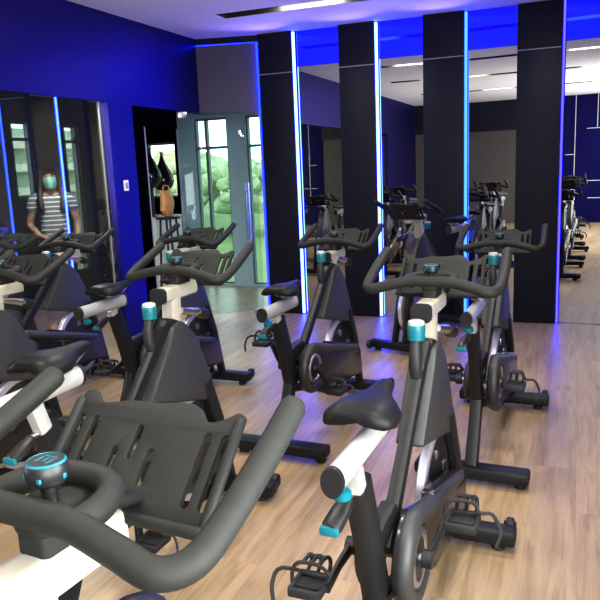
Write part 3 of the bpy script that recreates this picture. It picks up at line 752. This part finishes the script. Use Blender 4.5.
# clothing
T_ = Sk(); a0 = T_.add((0, 0, .88), (.148, .108)); a1 = T_.add((0, 0, 1.05), (.128, .096), a0); a2 = T_.add((0, 0, 1.21), (.150, .108), a1); a3 = T_.add((0, .01, 1.32), (.11, .078), a2)
for s in (-1, 1):
    q = T_.add((s*.16, .01, 1.305), .058, a3); T_.add((s*.192, .02, 1.17), .054, q)
add_obj('striped_top', skin(T_.v, T_.e, T_.r), stripes(), PW, ang=80)
J = Sk(); j0 = J.add((0, 0, .90), (.138, .10))
for s in (-1, 1):
    q = J.add((s*.087, 0, .83), .098, j0); q = J.add((s*.096, -.01, .46), .068, q); J.add((s*.10, .02, .12), .055, q)
add_obj('jeans', skin(J.v, J.e, J.r), noisy('denim', (.03, .05, .10), (.05, .075, .14), 60, .8), PW, ang=80)
for s in (-1, 1):
    b = bmesh.new(); tube(b, [(s*.10, .06, .04), (s*.103, -.02, .045), (s*.106, -.15, .032)], [.040, .044, .030], 14, 1.0, dome=True)
    for v in b.verts: v.co.z = max(v.co.z, 0)
    add_obj('shoe', b, M['white'], PW)
# hair: long, dark, falling over both shoulders
b = bmesh.new()
s_ = bmesh.new(); bmesh.ops.create_uvsphere(s_, u_segments=24, v_segments=16, radius=1)
for v in s_.verts:
    v.co = Vector((v.co.x*.086, v.co.y*.100+.018, v.co.z*.098+1.502))
bmesh.ops.delete(s_, geom=[v for v in s_.verts if v.co.y < -.010 and v.co.z < 1.578], context='VERTS'); merge(b, s_)
for s in (-1, 1):
    tube(b, catmull([(s*.060, .015, 1.56), (s*.082, .02, 1.47), (s*.095, .0, 1.37), (s*.098, -.055, 1.27), (s*.090, -.085, 1.18)], 5), [.03]*5+[.034]*5+[.034]*5+[.030]*5+[.012], 10, 1.0)
tube(b, catmull([(0, .075, 1.53), (0, .085, 1.40), (0, .085, 1.24)], 5), [.07]*5+[.065]*5+[.03], 12, 1.2)
add_obj('hair', b, noisy('dark_hair', (.018, .011, .008), (.035, .022, .015), 80, .5), PW, ang=80)
b = bmesh.new()
g_ = [[None]*9 for _ in range(7)]
for i in range(7):
    for k in range(9):
        u = -1+2*k/8; t = i/6; z = 1.495-.095*t; hw = .062-(.018*abs(t-.4))
        y = -.092-.020*math.cos(u*PI/2)*math.sin(PI*(.15+.7*t))+.060*u*u
        g_[i][k] = b.verts.new((u*hw, y, z-.006*(1-u*u)*(1 if t > .8 else -1 if t < .2 else 0)))
for i in range(6):
    for k in range(8): b.faces.new((g_[i][k], g_[i][k+1], g_[i+1][k+1], g_[i+1][k]))
mk = add_obj('face_mask', b, mat('surgical_mask', (.30, .62, .56), .7), PW, ang=80)
b = bmesh.new()
for s in (-1, 1):
    s_ = bmesh.new(); bmesh.ops.create_uvsphere(s_, u_segments=12, v_segments=8, radius=1)
    for v in s_.verts: v.co = Vector((v.co.x*.011+s*.028, v.co.y*.008-.078, v.co.z*.006+1.520))
    merge(b, s_); tube(b, [(s*.014, -.082, 1.539), (s*.030, -.083, 1.543), (s*.045, -.074, 1.538)], .0035, 6)
add_obj('eyes_and_brows', b, M['dark'], PW)

# ------------------------------------------------------------------ light, world, camera
# lavender fill spots added in front of the columns to tint the ceiling; no fixtures
for a, b in cols:
    L = bpy.data.lights.new('added_ceiling_fill', 'SPOT'); L.energy = 13; L.color = (.42, .30, 1.0); L.spot_size = math.radians(100); L.spot_blend = .8; L.shadow_soft_size = .01
    o = bpy.data.objects.new('added_ceiling_fill', L); COL.objects.link(o); o.location = ((a+b)/2, -.06, 2.40); o.rotation_euler = (-math.radians(180-62), 0, 0)
wd = bpy.data.worlds.new('World'); sc.world = wd; wd.use_nodes = True
bgn = wd.node_tree.nodes['Background']; bgn.inputs[0].default_value = (.86, .95, 1.0, 1); bgn.inputs[1].default_value = 3.0
cd = bpy.data.cameras.new('camera'); co = bpy.data.objects.new('camera', cd); COL.objects.link(co)
cd.sensor_width = 36; cd.lens = 36*F_/600; cd.clip_start = .05
Mx = Matrix((RT, UP, -FW)).transposed().to_4x4(); Mx.translation = CAM; co.matrix_world = Mx
sc.camera = co
sc.view_settings.view_transform = 'Standard'; sc.view_settings.look = 'None'; sc.view_settings.exposure = 0.36; sc.view_settings.gamma = .84
sc.cycles.max_bounces = 10; sc.cycles.transparent_max_bounces = 12; sc.cycles.glossy_bounces = 6
